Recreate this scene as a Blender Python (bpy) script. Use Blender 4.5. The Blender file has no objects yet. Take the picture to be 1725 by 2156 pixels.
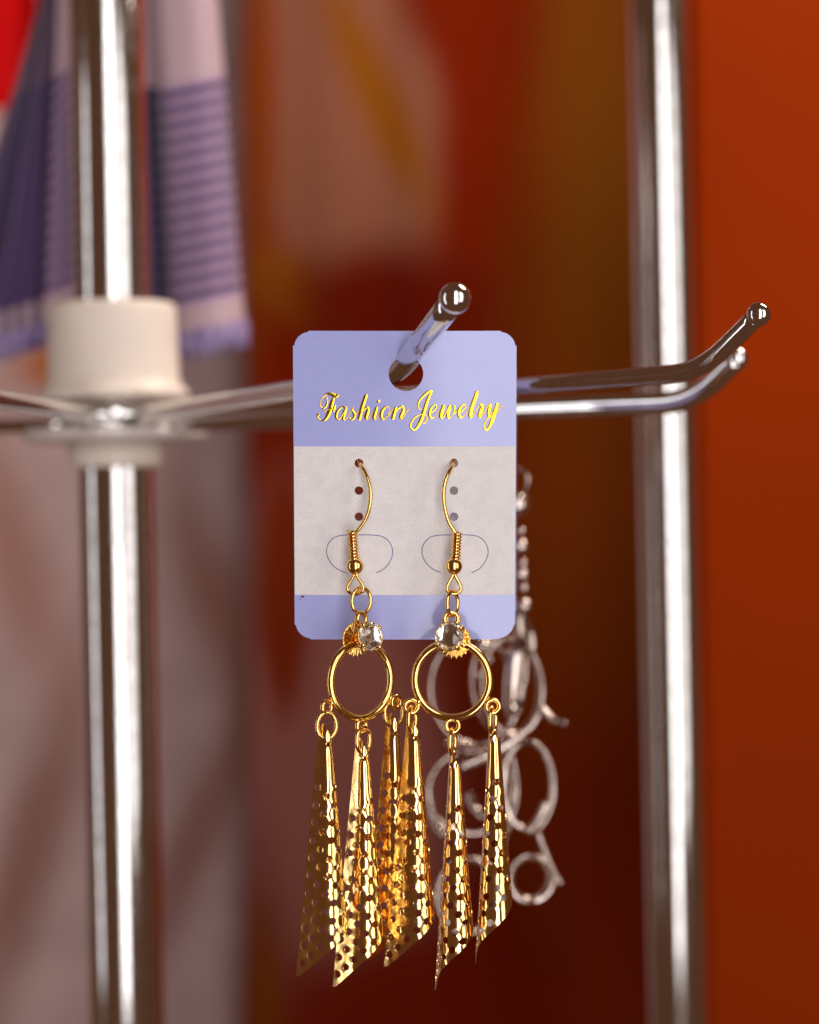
import bpy, bmesh, math, random
from mathutils import Vector, Matrix, noise
from mathutils.geometry import delaunay_2d_cdt

random.seed(7)
sc = bpy.context.scene
COL = sc.collection
MM = 0.001

# ------------------------------------------------------------------ camera, world, lamps, exposure
D = 400.0            # mm from the lens to the card
PPM = 13.05          # picture units (1725 wide) per mm at the card
cam_data = bpy.data.cameras.new("camera")
cam = bpy.data.objects.new("camera", cam_data)
COL.objects.link(cam)
cam.location = (0, -D * MM, 0)
cam.rotation_euler = (math.radians(90), 0, 0)
cam_data.sensor_fit = 'HORIZONTAL'
cam_data.sensor_width = 24.0
cam_data.lens = 24.0 * D / (1725 / PPM)
cam_data.clip_start = 0.02
cam_data.clip_end = 30
cam_data.dof.use_dof = True
cam_data.dof.focus_distance = (D - 0.5) * MM
cam_data.dof.aperture_fstop = cam_data.lens / 7.0     # about a 6 mm pupil
sc.camera = cam

world = bpy.data.worlds.new("World")
sc.world = world
world.use_nodes = True
bg = world.node_tree.nodes["Background"]
bg.inputs[0].default_value = (0.50, 0.22, 0.11, 1)
bg.inputs[1].default_value = 0.20


def area(name, loc, target, sx, sy, power, col):
    l = bpy.data.lights.new(name, 'AREA')
    l.shape = 'RECTANGLE'
    l.size, l.size_y = sx, sy
    l.energy = power
    l.color = col
    o = bpy.data.objects.new(name, l)
    COL.objects.link(o)
    o.location = loc
    d = Vector(target) - Vector(loc)
    o.rotation_euler = d.to_track_quat('-Z', 'Y').to_euler()
    return o


area("shop_front_light", (0.25, -1.35, 0.12), (0.25, 0.0, 0.12), 0.46, 2.6, 17, (1.0, 0.985, 0.985))
area("front_side_panel_light", (1.55, -1.30, 0.25), (1.40, 0.0, 0.15), 1.15, 2.3, 19, (1.0, 0.98, 0.96))  # split off the front light; gap between them added to band metal reflections
area("doorway_light", (-1.30, -0.22, -0.05), (0, 0.02, 0), 0.20, 1.5, 2.3, (0.95, 0.96, 1.0))
area("back_fill_light", (0.40, 0.28, 0.62), (0.10, 1.0, 0.0), 0.30, 0.30, 8.5, (1.0, 0.86, 0.74))  # added fill, unseen: brightens the backdrop and the top of the door

sc.view_settings.view_transform = 'Standard'
sc.view_settings.look = 'None'
sc.view_settings.gamma = 1
sc.view_settings.exposure = 0.0
sc.cycles.use_denoising = True
try:
    sc.cycles.denoiser = 'OPENIMAGEDENOISE'
except Exception:
    pass
sc.cycles.max_bounces = 14
sc.cycles.transmission_bounces = 12
sc.cycles.glossy_bounces = 8
sc.cycles.sample_clamp_indirect = 6
sc.cycles.caustics_reflective = True
sc.cycles.caustics_refractive = False


# ------------------------------------------------------------------ helpers
def P(px, py, d=0.0):
    """a point d mm behind the card plane, mm"""
    r = (D + d) / D
    return Vector(((px - 862.5) / PPM * r, d, (1078 - py) / PPM * r))


def mesh_obj(name, verts, faces, mat, parent=None, base=None, smooth=True, uv=None):
    """verts in mm (world); base = the thing's own origin in mm"""
    b = base if base is not None else Vector((0, 0, 0))
    me = bpy.data.meshes.new(name)
    me.from_pydata([((v[0] - b[0]) * MM, (v[1] - b[1]) * MM, (v[2] - b[2]) * MM) for v in verts], [], faces)
    me.validate()
    if uv:
        l = me.uv_layers.new(name="UVMap")
        for p in me.polygons:
            for li in p.loop_indices:
                l.data[li].uv = uv[me.loops[li].vertex_index]
    if smooth:
        me.polygons.foreach_set("use_smooth", [True] * len(me.polygons))
    me.materials.append(mat)
    me.update()
    o = bpy.data.objects.new(name, me)
    COL.objects.link(o)
    if parent:
        o.parent = parent
    return o


def fix_normals(o):
    bm = bmesh.new()
    bm.from_mesh(o.data)
    bmesh.ops.recalc_face_normals(bm, faces=bm.faces)
    bm.to_mesh(o.data)
    bm.free()
    return o


def thing(name, label, cat, base, group=None):
    o = bpy.data.objects.new(name, None)
    COL.objects.link(o)
    o.empty_display_size = 0.005
    o.location = Vector(base) * MM
    o["label"] = label
    o["category"] = cat
    if group:
        o["group"] = group
    return o


def tag(o, label=None, cat=None, group=None, kind=None):
    if label: o["label"] = label
    if cat: o["category"] = cat
    if group: o["group"] = group
    if kind: o["kind"] = kind
    return o


def catmull(pts, n=6, closed=False):
    """smooth a list of tuples of any size"""
    pts = [tuple(p) for p in pts]
    m = len(pts)
    out = []
    rng = range(m if closed else m - 1)
    for i in rng:
        if closed:
            p0, p1, p2, p3 = pts[(i - 1) % m], pts[i], pts[(i + 1) % m], pts[(i + 2) % m]
        else:
            p0, p1, p2, p3 = pts[max(i - 1, 0)], pts[i], pts[i + 1], pts[min(i + 2, m - 1)]
        for k in range(n):
            t = k / n
            out.append(tuple(0.5 * ((2 * b) + (-a + c) * t + (2 * a - 5 * b + 4 * c - e) * t * t
                                    + (-a + 3 * b - 3 * c + e) * t ** 3)
                             for a, b, c, e in zip(p0, p1, p2, p3)))
    if not closed:
        out.append(pts[-1])
    return out


def sweep(path, rad, seg=12, closed=False, cap=True, flat=1.0, up=None):
    """tube along path (mm); rad number or list"""
    pts = [Vector(p) for p in path]
    n = len(pts)
    R = rad if isinstance(rad, (list, tuple)) else [rad] * n
    tang = []
    for i in range(n):
        if closed:
            t = pts[(i + 1) % n] - pts[i - 1]
        else:
            t = pts[min(i + 1, n - 1)] - pts[max(i - 1, 0)]
        tang.append(t.normalized())
    nrm = Vector(up) if up is not None else tang[0].orthogonal()
    verts, faces = [], []
    for i in range(n):
        t = tang[i]
        if up is not None:
            nrm = Vector(up)
        nrm = (nrm - t * nrm.dot(t)).normalized()
        bi = t.cross(nrm)
        for k in range(seg):
            a = 2 * math.pi * k / seg
            verts.append(pts[i] + nrm * (math.cos(a) * R[i]) + bi * (math.sin(a) * R[i] * flat))
    for i in range(n if closed else n - 1):
        j = (i + 1) % n
        for k in range(seg):
            l = (k + 1) % seg
            faces.append((i * seg + k, i * seg + l, j * seg + l, j * seg + k))
    if not closed and cap:
        faces.append(tuple(range(seg - 1, -1, -1)))
        faces.append(tuple((n - 1) * seg + k for k in range(seg)))
    return verts, faces


def lathe(center, prof, seg=48, axis=None, rib=None):
    """prof list of (radius, height mm) round an axis through center"""
    c = Vector(center)
    az = (Vector(axis) if axis is not None else Vector((0, 0, 1))).normalized()
    ax = az.orthogonal().normalized()
    ay = az.cross(ax)
    verts, faces = [], []
    for i, (r, h) in enumerate(prof):
        for k in range(seg):
            a = 2 * math.pi * k / seg
            rr = r + (rib(i, k) if rib else 0)
            verts.append(c + az * h + ax * (math.cos(a) * rr) + ay * (math.sin(a) * rr))
    for i in range(len(prof) - 1):
        for k in range(seg):
            l = (k + 1) % seg
            faces.append((i * seg + k, i * seg + l, (i + 1) * seg + l, (i + 1) * seg + k))
    if prof[0][0] > 1e-6:
        faces.append(tuple(range(seg - 1, -1, -1)))
    if prof[-1][0] > 1e-6:
        faces.append(tuple((len(prof) - 1) * seg + k for k in range(seg)))
    return verts, faces


def ball(center, r, seg=24, rings=14, squash=1.0):
    prof = []
    for i in range(rings + 1):
        a = -math.pi / 2 + math.pi * i / rings
        prof.append((max(r * math.cos(a), 1e-4), r * math.sin(a) * squash))
    return lathe(center, prof, seg)


def merge(*parts):
    V, F = [], []
    for v, f in parts:
        o = len(V)
        V += list(v)
        F += [tuple(i + o for i in q) for q in f]
    return V, F


def ring_path(center, a, b, yaw=0.0, n=32, tilt=0.0):
    """ellipse standing upright (a across, b up), yaw about z: 0 faces the camera; tilt in its own plane"""
    c = Vector(center)
    ux = Vector((math.cos(yaw), math.sin(yaw), 0))
    uz = Vector((0, 0, 1))
    out = []
    for k in range(n):
        t = 2 * math.pi * k / n
        x, z = a * math.cos(t), b * math.sin(t)
        x, z = x * math.cos(tilt) - z * math.sin(tilt), x * math.sin(tilt) + z * math.cos(tilt)
        out.append(c + ux * x + uz * z)
    return out


# ------------------------------------------------------------------ materials
def new_mat(name):
    m = bpy.data.materials.new(name)
    m.use_nodes = True
    nt = m.node_tree
    return m, nt, nt.nodes["Principled BSDF"]


def node(nt, kind, **kw):
    n = nt.nodes.new(kind)
    for k, v in kw.items():
        setattr(n, k, v)
    return n


def noise_tex(nt, scale, detail=3, rough=0.5, coord='Object', distort=0.0):
    tc = node(nt, 'ShaderNodeTexCoord')
    nz = node(nt, 'ShaderNodeTexNoise')
    nz.inputs['Scale'].default_value = scale
    nz.inputs['Detail'].default_value = detail
    nz.inputs['Roughness'].default_value = rough
    nz.inputs['Distortion'].default_value = distort
    nt.links.new(tc.outputs[coord], nz.inputs['Vector'])
    return nz


def ramp(nt, src, stops):
    r = node(nt, 'ShaderNodeValToRGB')
    el = r.color_ramp.elements
    while len(el) > 1:
        el.remove(el[-1])
    el[0].position, el[0].color = stops[0][0], (*stops[0][1], 1)
    for p, c in stops[1:]:
        e = el.new(p)
        e.color = (*c, 1)
    nt.links.new(src, r.inputs[0])
    return r


def add_bump(nt, bs, src, strength, dist):
    b = node(nt, 'ShaderNodeBump')
    b.inputs['Strength'].default_value = strength
    b.inputs['Distance'].default_value = dist
    nt.links.new(src, b.inputs['Height'])
    nt.links.new(b.outputs[0], bs.inputs['Normal'])


def metal(name, col, rough, bump_scale=None, bump_dist=0.0, col2=None, rough2=None):
    m, nt, bs = new_mat(name)
    bs.inputs['Base Color'].default_value = (*col, 1)
    bs.inputs['Metallic'].default_value = 1
    bs.inputs['Roughness'].default_value = rough
    nz = noise_tex(nt, 260, 4)
    if col2:
        r = ramp(nt, nz.outputs[0], [(0.35, col), (0.7, col2)])
        nt.links.new(r.outputs[0], bs.inputs['Base Color'])
    mr = node(nt, 'ShaderNodeMapRange')
    mr.inputs[1].default_value, mr.inputs[2].default_value = 0.35, 0.75
    mr.inputs[3].default_value, mr.inputs[4].default_value = rough, (rough2 if rough2 else rough * 1.8)
    nt.links.new(nz.outputs[0], mr.inputs[0])
    nt.links.new(mr.outputs[0], bs.inputs['Roughness'])
    if bump_scale:
        b = noise_tex(nt, bump_scale, 2)
        add_bump(nt, bs, b.outputs[0], 1.0, bump_dist)
    return m


GOLD = metal("polished_gold", (0.97, 0.66, 0.25), 0.08, 900, 0.00001, (0.90, 0.57, 0.18), 0.2)
GOLD_SHEET = metal("hammered_gold", (0.97, 0.70, 0.31), 0.09, 620, 0.000022, (0.88, 0.56, 0.19), 0.22)
CHROME = metal("chrome", (0.80, 0.78, 0.77), 0.05, 60, 0.00002, (0.72, 0.70, 0.69), 0.10)
SILVER = metal("silver", (0.74, 0.62, 0.55), 0.09, 400, 0.00003, (0.46, 0.36, 0.31), 0.16)
CHROME_POLE = metal("chrome_tube", (0.76, 0.74, 0.73), 0.10, 22, 0.00012, (0.64, 0.61, 0.59), 0.20)
FOIL = metal("foil_back", (0.93, 0.90, 0.86), 0.08)


def mat_gold_foil():
    m, nt, bs = new_mat("gold_foil_print")
    bs.inputs['Metallic'].default_value = 1
    bs.inputs['Roughness'].default_value = 0.15
    nz = noise_tex(nt, 700, 4)
    r = ramp(nt, nz.outputs[0], [(0.3, (0.85, 0.42, 0.02)), (0.6, (0.97, 0.60, 0.03))])
    nt.links.new(r.outputs[0], bs.inputs['Base Color'])
    add_bump(nt, bs, nz.outputs[0], 0.5, 0.00002)
    return m


GOLD_PRINT = mat_gold_foil()


def mat_card():
    m, nt, bs = new_mat("lavender_card")
    nz = noise_tex(nt, 900, 5, 0.6)
    r = ramp(nt, nz.outputs[0], [(0.2, (0.31, 0.31, 0.60)), (0.27, (0.405, 0.43, 0.80)), (0.7, (0.42, 0.445, 0.82))])
    nt.links.new(r.outputs[0], bs.inputs['Base Color'])
    sm = noise_tex(nt, 55, 4, 0.65, distort=1.0)
    rm = node(nt, 'ShaderNodeMapRange')
    rm.inputs[1].default_value, rm.inputs[2].default_value = 0.35, 0.7
    rm.inputs[3].default_value, rm.inputs[4].default_value = 0.07, 0.17
    nt.links.new(sm.outputs[0], rm.inputs[0])
    nt.links.new(rm.outputs[0], bs.inputs['Roughness'])
    bs.inputs['Specular IOR Level'].default_value = 0.52
    b = noise_tex(nt, 120, 3)
    add_bump(nt, bs, b.outputs[0], 0.3, 0.00003)
    return m


CARD = mat_card()


def mat_panel():
    m, nt, bs = new_mat("embossed_white_paper")
    nz = noise_tex(nt, 500, 5, 0.6)
    r = ramp(nt, nz.outputs[0], [(0.25, (0.72, 0.68, 0.685)), (0.6, (0.80, 0.755, 0.76))])
    nt.links.new(r.outputs[0], bs.inputs['Base Color'])
    bs.inputs['Roughness'].default_value = 0.38
    tc = node(nt, 'ShaderNodeTexCoord')
    hs = []
    for ang in (33, -33):
        mp = node(nt, 'ShaderNodeMapping')
        mp.inputs['Rotation'].default_value = (0, math.radians(ang), 0)
        nt.links.new(tc.outputs['Object'], mp.inputs['Vector'])
        w = node(nt, 'ShaderNodeTexWave', wave_type='BANDS', bands_direction='X')
        w.inputs['Scale'].default_value = 0.314 / 0.00042 / 1.0
        w.inputs['Distortion'].default_value = 0.4
        nt.links.new(mp.outputs[0], w.inputs['Vector'])
        hs.append(w)
    mu = node(nt, 'ShaderNodeMath', operation='MULTIPLY')
    nt.links.new(hs[0].outputs['Fac'], mu.inputs[0])
    nt.links.new(hs[1].outputs['Fac'], mu.inputs[1])
    add_bump(nt, bs, mu.outputs[0], 0.6, 0.00009)
    return m


PANEL = mat_panel()


def mat_plain(name, c1, c2, rough, scale=300, bump=0.0, sub=0.0):
    m, nt, bs = new_mat(name)
    nz = noise_tex(nt, scale, 4)
    r = ramp(nt, nz.outputs[0], [(0.3, c1), (0.7, c2)])
    nt.links.new(r.outputs[0], bs.inputs['Base Color'])
    bs.inputs['Roughness'].default_value = rough
    if sub:
        bs.inputs['Subsurface Weight'].default_value = sub
        bs.inputs['Subsurface Scale'].default_value = 0.002
    if bump:
        add_bump(nt, bs, nz.outputs[0], 0.6, bump)
    return m


CUT = mat_plain("die_cut_line", (0.15, 0.10, 0.30), (0.20, 0.14, 0.36), 0.6)
PLASTIC = mat_plain("cream_plastic", (0.82, 0.71, 0.62), (0.86, 0.76, 0.67), 0.42, 120, 0.00002, 0.1)
PLASTIC_CLEAR = mat_plain("milky_plastic", (0.66, 0.58, 0.56), (0.74, 0.66, 0.62), 0.25, 120)


def mat_stone():
    m, nt, bs = new_mat("rhinestone_glass")
    bs.inputs['Base Color'].default_value = (1, 0.985, 0.97, 1)
    bs.inputs['Roughness'].default_value = 0.0
    bs.inputs['IOR'].default_value = 1.65
    bs.inputs['Transmission Weight'].default_value = 1.0
    nz = noise_tex(nt, 200, 2)
    r = ramp(nt, nz.outputs[0], [(0.0, (0.97, 0.95, 0.94)), (1.0, (1, 1, 1))])
    nt.links.new(r.outputs[0], bs.inputs['Base Color'])
    return m


STONE = mat_stone()

# ------------------------------------------------------------------ setting: wall behind, batik cloth, orange door
def soft_patch(nt, sep, cx, cz, a, b, rot, soft, wob):
    """smooth ellipse mask, object coordinates in metres"""
    def math_(op, x, y=None):
        n = node(nt, 'ShaderNodeMath', operation=op)
        for i, v in enumerate((x, y)):
            if v is None: continue
            if isinstance(v, (int, float)): n.inputs[i].default_value = v
            else: nt.links.new(v, n.inputs[i])
        return n.outputs[0]
    dx = math_('SUBTRACT', sep[0], cx)
    dz = math_('SUBTRACT', sep[2], cz)
    c, s = math.cos(rot), math.sin(rot)
    u = math_('ADD', math_('MULTIPLY', dx, c / a), math_('MULTIPLY', dz, s / a))
    v = math_('ADD', math_('MULTIPLY', dx, -s / b), math_('MULTIPLY', dz, c / b))
    q = math_('SQRT', math_('ADD', math_('MULTIPLY', u, u), math_('MULTIPLY', v, v)))
    q = math_('ADD', q, wob)
    mr = node(nt, 'ShaderNodeMapRange', interpolation_type='SMOOTHSTEP')
    mr.inputs[1].default_value, mr.inputs[2].default_value = 1 - soft, 1 + soft
    mr.inputs[3].default_value, mr.inputs[4].default_value = 1, 0
    nt.links.new(q, mr.inputs[0])
    return mr.outputs[0]


def mat_dyed(name, base, patches, d, wob_amt=0.35):
    """dyed cloth (px, py, half w, half h, rot deg, colour, softness) in picture units at depth d"""
    m, nt, bs = new_mat(name)
    tc = node(nt, 'ShaderNodeTexCoord')
    sp = node(nt, 'ShaderNodeSeparateXYZ')
    nt.links.new(tc.outputs['Object'], sp.inputs[0])
    nz = noise_tex(nt, 9.0, 3, 0.5)
    wo = node(nt, 'ShaderNodeMath', operation='MULTIPLY_ADD')
    nt.links.new(nz.outputs[0], wo.inputs[0])
    wo.inputs[1].default_value = wob_amt * 2
    wo.inputs[2].default_value = -wob_amt
    r = (D + d) / D
    fine = noise_tex(nt, 30, 4)
    cr = ramp(nt, fine.outputs[0], [(0.3, tuple(x * 0.88 for x in base)), (0.7, tuple(x * 1.1 for x in base))])
    cur = cr.outputs[0]
    for (px, py, w, h, rot, col, soft) in patches:
        p = P(px, py, d) * MM
        mk = soft_patch(nt, sp.outputs, p.x, p.z, w / PPM * r * MM, h / PPM * r * MM, math.radians(rot), soft, wo.outputs[0])
        mx = node(nt, 'ShaderNodeMixRGB')
        nt.links.new(mk, mx.inputs[0])
        nt.links.new(cur, mx.inputs[1])
        mx.inputs[2].default_value = (*col, 1)
        cur = mx.outputs[0]
    nt.links.new(cur, bs.inputs['Base Color'])
    bs.inputs['Roughness'].default_value = 0.9
    bs.inputs['Specular IOR Level'].default_value = 0.05
    wv = noise_tex(nt, 500, 2)
    add_bump(nt, bs, wv.outputs[0], 0.4, 0.0006)
    return m


WALL_D = 1500.0
wall_mat = mat_plain("mauve_plaster", (0.22, 0.105, 0.095), (0.27, 0.135, 0.125), 0.9, 6, 0.002)
a_, b_ = P(-1500, -1600, WALL_D), P(3600, 3900, WALL_D)
wv_, wf_ = [], []
NX, NZ = 40, 40
for j in range(NZ + 1):
    for i in range(NX + 1):
        wv_.append((a_.x + (b_.x - a_.x) * i / NX, WALL_D + 2 * noise.noise((i * 0.4, j * 0.4, 3.0)), a_.z + (b_.z - a_.z) * j / NZ))
for j in range(NZ):
    for i in range(NX):
        q = j * (NX + 1) + i
        wf_.append((q, q + 1, q + NX + 2, q + NX + 1))
tag(mesh_obj("wall", wv_, wf_, wall_mat), kind="structure")

MAUVE = (0.26, 0.095, 0.055)
ORANGE = (0.25, 0.075, 0.005)
RUST = (0.18, 0.012, 0.0005)
MAROON = (0.13, 0.007, 0.001)
OLIVE = (0.16, 0.046, 0.003)


def draped(name, px0, px1, py0, py1, d, amp, folds, mat, seed, thick=1.0, label=None, cat=None, edge=0.0, nx=90, nz=60):
    A, B = P(px0, py0, d), P(px1, py1, d)
    V, F = [], []
    for j in range(nz + 1):
        tz = j / nz
        for i in range(nx + 1):
            tx = i / nx
            f = math.sin(tx * folds * 2 * math.pi + 2.0 * noise.noise((tx * 3, tz * 0.7, seed)))
            f += 0.6 * noise.noise((tx * folds * 2.2, tz * 1.3, seed + 5))
            ex = edge * noise.noise((tz * 3.0, seed, 0.4)) * (abs(tx - 0.5) * 2) ** 2
            V.append((A.x + (B.x - A.x) * tx + ex, d + amp * f * (0.6 + 0.4 * tz), A.z + (B.z - A.z) * tz))
    for j in range(nz):
        for i in range(nx):
            q = j * (nx + 1) + i
            F.append((q, q + 1, q + nx + 2, q + nx + 1))
    o = mesh_obj(name, V, F, mat)
    so = o.modifiers.new("thickness", 'SOLIDIFY')
    so.thickness = thick * MM
    return tag(o, label, cat)


BD = 1150.0
batik = mat_dyed("batik_cloth", RUST, [
    (1270, 500, 170, 1200, 0, OLIVE, 0.95),
    (930, 350, 130, 700, -12, RUST, 0.5),
    (700, 230, 215, 430, 10, MAUVE, 0.22),
    (790, 190, 45, 250, 24, ORANGE, 0.6),
    (530, 250, 50, 520, 0, (0.20, 0.036, 0.003), 0.7),
    (620, 610, 60, 90, 40, ORANGE, 0.6),
    (800, 640, 190, 120, 0, MAROON, 0.6),
    (700, 1600, 230, 560, 5, (0.34, 0.125, 0.100), 0.4),
    (600, 1250, 52, 260, 0, (0.22, 0.025, 0.004), 0.35),
    (1200, 1300, 150, 480, 0, (0.26, 0.050, 0.004), 0.7),
    (900, 2150, 330, 200, 0, (0.19, 0.012, 0.001), 0.4),
    (560, 2080, 30, 190, 0, (0.20, 0.05, 0.004), 0.7),
    (1280, 1900, 130, 420, 8, (0.27, 0.026, 0.003), 0.7),
], BD)
draped("hanging_batik_cloth", 520, 1700, -700, 2900, BD, 4, 5, batik, 2.0,
       label="rust and brown dyed cloth hanging blurred behind the earring card", cat="cloth", edge=10)
mauve_shadowed = mat_dyed("brown_mauve_cloth", (0.60, 0.44, 0.44), [
    (150, 760, 120, 55, 10, (0.45, 0.13, 0.02), 0.6),
    (420, 1750, 50, 420, -24, (0.38, 0.19, 0.16), 0.9),  # diagonal shadow stripe put into the cloth colour
    (470, 1300, 60, 260, 20, (0.40, 0.19, 0.15), 0.9),  # upper shadow stripe, painted as a browner patch
    (20, 1150, 70, 300, 20, (0.48, 0.26, 0.22), 0.9),
    (60, 1800, 60, 420, -18, (0.36, 0.19, 0.16), 0.9),
], BD + 120)
draped("hanging_mauve_cloth", -4200, 640, -700, 2900, BD + 120, 4, 13, mauve_shadowed, 8.0,
       label="plain dusky mauve cloth hanging behind the left pole, below the scarf", cat="cloth")

door_mat = mat_plain("orange_paint", (0.165, 0.0150, 0.0), (0.19, 0.018, 0.0), 0.75, 5, 0.001)
door_mat.node_tree.nodes["Principled BSDF"].inputs["Specular IOR Level"].default_value = 0.03
dd = 620.0
dA, dB = P(1466, -900, dd), P(3300, 3000, dd)
lean_d = 14.0
door = thing("orange_door", "flat bright orange door panel filling the right edge behind the right pole", "door", (dA.x + 150, dd, dB.z))
base = Vector((dA.x + 150, dd, dB.z))
xs = [dA.x, dA.x + 3, dB.x]
bm = bmesh.new()


def slab(x0, x1, z0, z1, y0, y1, sh=0.0):
    V = []
    for z in (z0, z1):
        k = sh * (z0 - z) / (z1 - z0) if z1 != z0 else 0
        for (x, y) in ((x0, y0), (x1, y0), (x1, y1), (x0, y1)):
            V.append((x + sh * (0.5 - (z - z0) / (z1 - z0)), y, z))
    F = [(0, 3, 2, 1), (4, 5, 6, 7), (0, 1, 5, 4), (1, 2, 6, 5), (2, 3, 7, 6), (3, 0, 4, 7)]
    return V, F


v, f = slab(dA.x, dB.x, dB.z, dA.z, dd, dd + 30, 12)
p = mesh_obj("panel", v, f, door_mat, door, base, smooth=False)
bv = p.modifiers.new("edge", 'BEVEL'); bv.width = 0.004; bv.segments = 3
v, f = slab(dA.x - 16, dA.x - 1.5, dB.z, dA.z, dd + 6, dd + 34, 12)
p = mesh_obj("door_edge", v, f, mat_plain("dark_rust_paint", (0.10, 0.020, 0.006), (0.13, 0.03, 0.008), 0.6, 8), door, base, smooth=False)

red_mat = mat_plain("red_cloth_dye", (0.36, 0.002, 0.003), (0.42, 0.002, 0.002), 0.8, 20, 0.0005)
red_mat.node_tree.nodes["Principled BSDF"].inputs["Specular IOR Level"].default_value = 0.05
draped("red_garment", -420, 100, -700, 235, 800, 7, 2.5, red_mat, 4.0,
       label="bright red cloth at the top left corner behind the scarf", cat="garment", nx=50, nz=30, edge=8)

# ------------------------------------------------------------------ scarf (striped, behind the left pole)
def mat_scarf():
    m, nt, bs = new_mat("striped_cotton")
    uv = node(nt, 'ShaderNodeUVMap')
    sp = node(nt, 'ShaderNodeSeparateXYZ')
    nt.links.new(uv.outputs[0], sp.inputs[0])

    def mth(op, a, b=None, c=None):
        n = node(nt, 'ShaderNodeMath', operation=op)
        for i, v in enumerate((a, b, c)):
            if v is None: continue
            if isinstance(v, (int, float)): n.inputs[i].default_value = v
            else: nt.links.new(v, n.inputs[i])
        return n.outputs[0]

    def stripe(co, period, duty, soft):
        ph = mth('FRACT', mth('DIVIDE', co, period))
        tri = mth('ABSOLUTE', mth('SUBTRACT', ph, 0.5))
        mr = node(nt, 'ShaderNodeMapRange', interpolation_type='SMOOTHSTEP')
        mr.inputs[1].default_value, mr.inputs[2].default_value = duty / 2 - soft, duty / 2 + soft
        mr.inputs[3].default_value, mr.inputs[4].default_value = 1, 0
        nt.links.new(tri, mr.inputs[0])
        return mr.outputs[0]

    def zone(co, lo, hi):
        return mth('MULTIPLY', mth('GREATER_THAN', co, lo), mth('LESS_THAN', co, hi))

    U, V = sp.outputs[0], sp.outputs[1]
    hst = mth('MULTIPLY', stripe(V, 3.95, 0.5, 0.06), zone(V, 7.0, 64.0))
    vst = mth('MULTIPLY', stripe(U, 5.2, 0.6, 0.06), zone(U, -200, 40.0))
    vst = mth('MULTIPLY', vst, mth('LESS_THAN', V, 200.0))
    band = zone(U, 79.0, 92.0)
    vst = mth('MAXIMUM', mth('MULTIPLY', vst, 0.8), mth('MULTIPLY', band, mth('LESS_THAN', V, 64.0)))
    mx = node(nt, 'ShaderNodeMixRGB')
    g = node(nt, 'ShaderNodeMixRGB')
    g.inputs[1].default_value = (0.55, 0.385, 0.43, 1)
    g.inputs[2].default_value = (0.20, 0.10, 0.16, 1)  # left part: its shade is put into a darker ground colour
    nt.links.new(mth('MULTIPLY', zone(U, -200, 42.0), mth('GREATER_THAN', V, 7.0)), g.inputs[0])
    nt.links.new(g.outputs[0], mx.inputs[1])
    mx.inputs[2].default_value = (0.070, 0.045, 0.13, 1)
    nt.links.new(hst, mx.inputs[0])
    mx2 = node(nt, 'ShaderNodeMixRGB')
    mx2.inputs[2].default_value = (0.020, 0.014, 0.075, 1)
    nt.links.new(mx.outputs[0], mx2.inputs[1])
    nt.links.new(vst, mx2.inputs[0])
    lil = node(nt, 'ShaderNodeMixRGB', blend_type='MULTIPLY')
    lil.inputs[2].default_value = (0.82, 0.76, 1.0, 1)
    nt.links.new(zone(V, 7.0, 64.0), lil.inputs[0])
    nt.links.new(mx2.outputs[0], lil.inputs[1])
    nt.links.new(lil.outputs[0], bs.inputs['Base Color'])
    bs.inputs['Roughness'].default_value = 0.9
    bs.inputs['Sheen Weight'].default_value = 0.15
    nz = noise_tex(nt, 2500, 2)
    add_bump(nt, bs, nz.outputs[0], 0.5, 0.0002)
    return m


SCARF = mat_scarf()
SD = 232.0
scarf_base = P(250, -900, SD)
scarf = thing("striped_scarf", "lavender scarf with navy horizontal stripes and fringe hanging behind left pole", "scarf", scarf_base)
# plan curve: (picture x at hem, picture x at top, depth offset, drop of the hem)
plan = [(-138, 72, 8, 6), (-100, 80, 0, 5), (-60, 90, 5, 4), (-10, 100, -1, 3), (50, 112, 5, 1), (110, 125, 2, -1),
        (170, 150, 10, -4), (250, 200, 16, -4), (310, 262, 12, 2), (338, 300, 16, 3), (352, 318, 10, 3),
        (372, 335, -2, 2.6), (410, 370, -6, 1.6), (455, 410, -7, 0.4), (495, 440, -3, -0.6), (516, 458, 4, -1.2), (505, 452, 12, -1.2)]
pl = catmull(plan, 7)
ulen = [0.0]
for i in range(1, len(pl)):
    a, b = P(pl[i - 1][0], 600, SD + pl[i - 1][2]), P(pl[i][0], 600, SD + pl[i][2])
    ulen.append(ulen[-1] + (a - b).length)
NZs = 90
HEM_Y, TOP_Y = 690, -420
V, F, UV = [], [], []
r_s = (D + SD) / D
for j in range(NZs + 1):
    t = j / NZs
    py = HEM_Y + (TOP_Y - HEM_Y) * t
    for i, q in enumerate(pl):
        k = (HEM_Y - py) / 690.0
        x = q[0] + (q[1] - q[0]) * min(k, 1.6)
        wob = 1.2 * noise.noise((ulen[i] * 0.06, t * 3, 1.0))
        p = P(x, py, SD + q[2] * (1 - 0.25 * t) + wob)
        V.append((p.x, p.y, p.z - q[3] * (1 - 0.3 * t)))
        UV.append((ulen[i], (HEM_Y - py) / PPM * r_s))
n = len(pl)
for j in range(NZs):
    for i in range(n - 1):
        F.append((j * n + i, j * n + i + 1, (j + 1) * n + i + 1, (j + 1) * n + i))
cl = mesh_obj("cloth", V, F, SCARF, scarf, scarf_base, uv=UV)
so = cl.modifiers.new("thickness", 'SOLIDIFY'); so.thickness = 0.5 * MM
FRINGE = mat_plain("fringe_yarn", (0.20, 0.14, 0.36), (0.42, 0.32, 0.50), 0.9, 400)
parts = []
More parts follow.
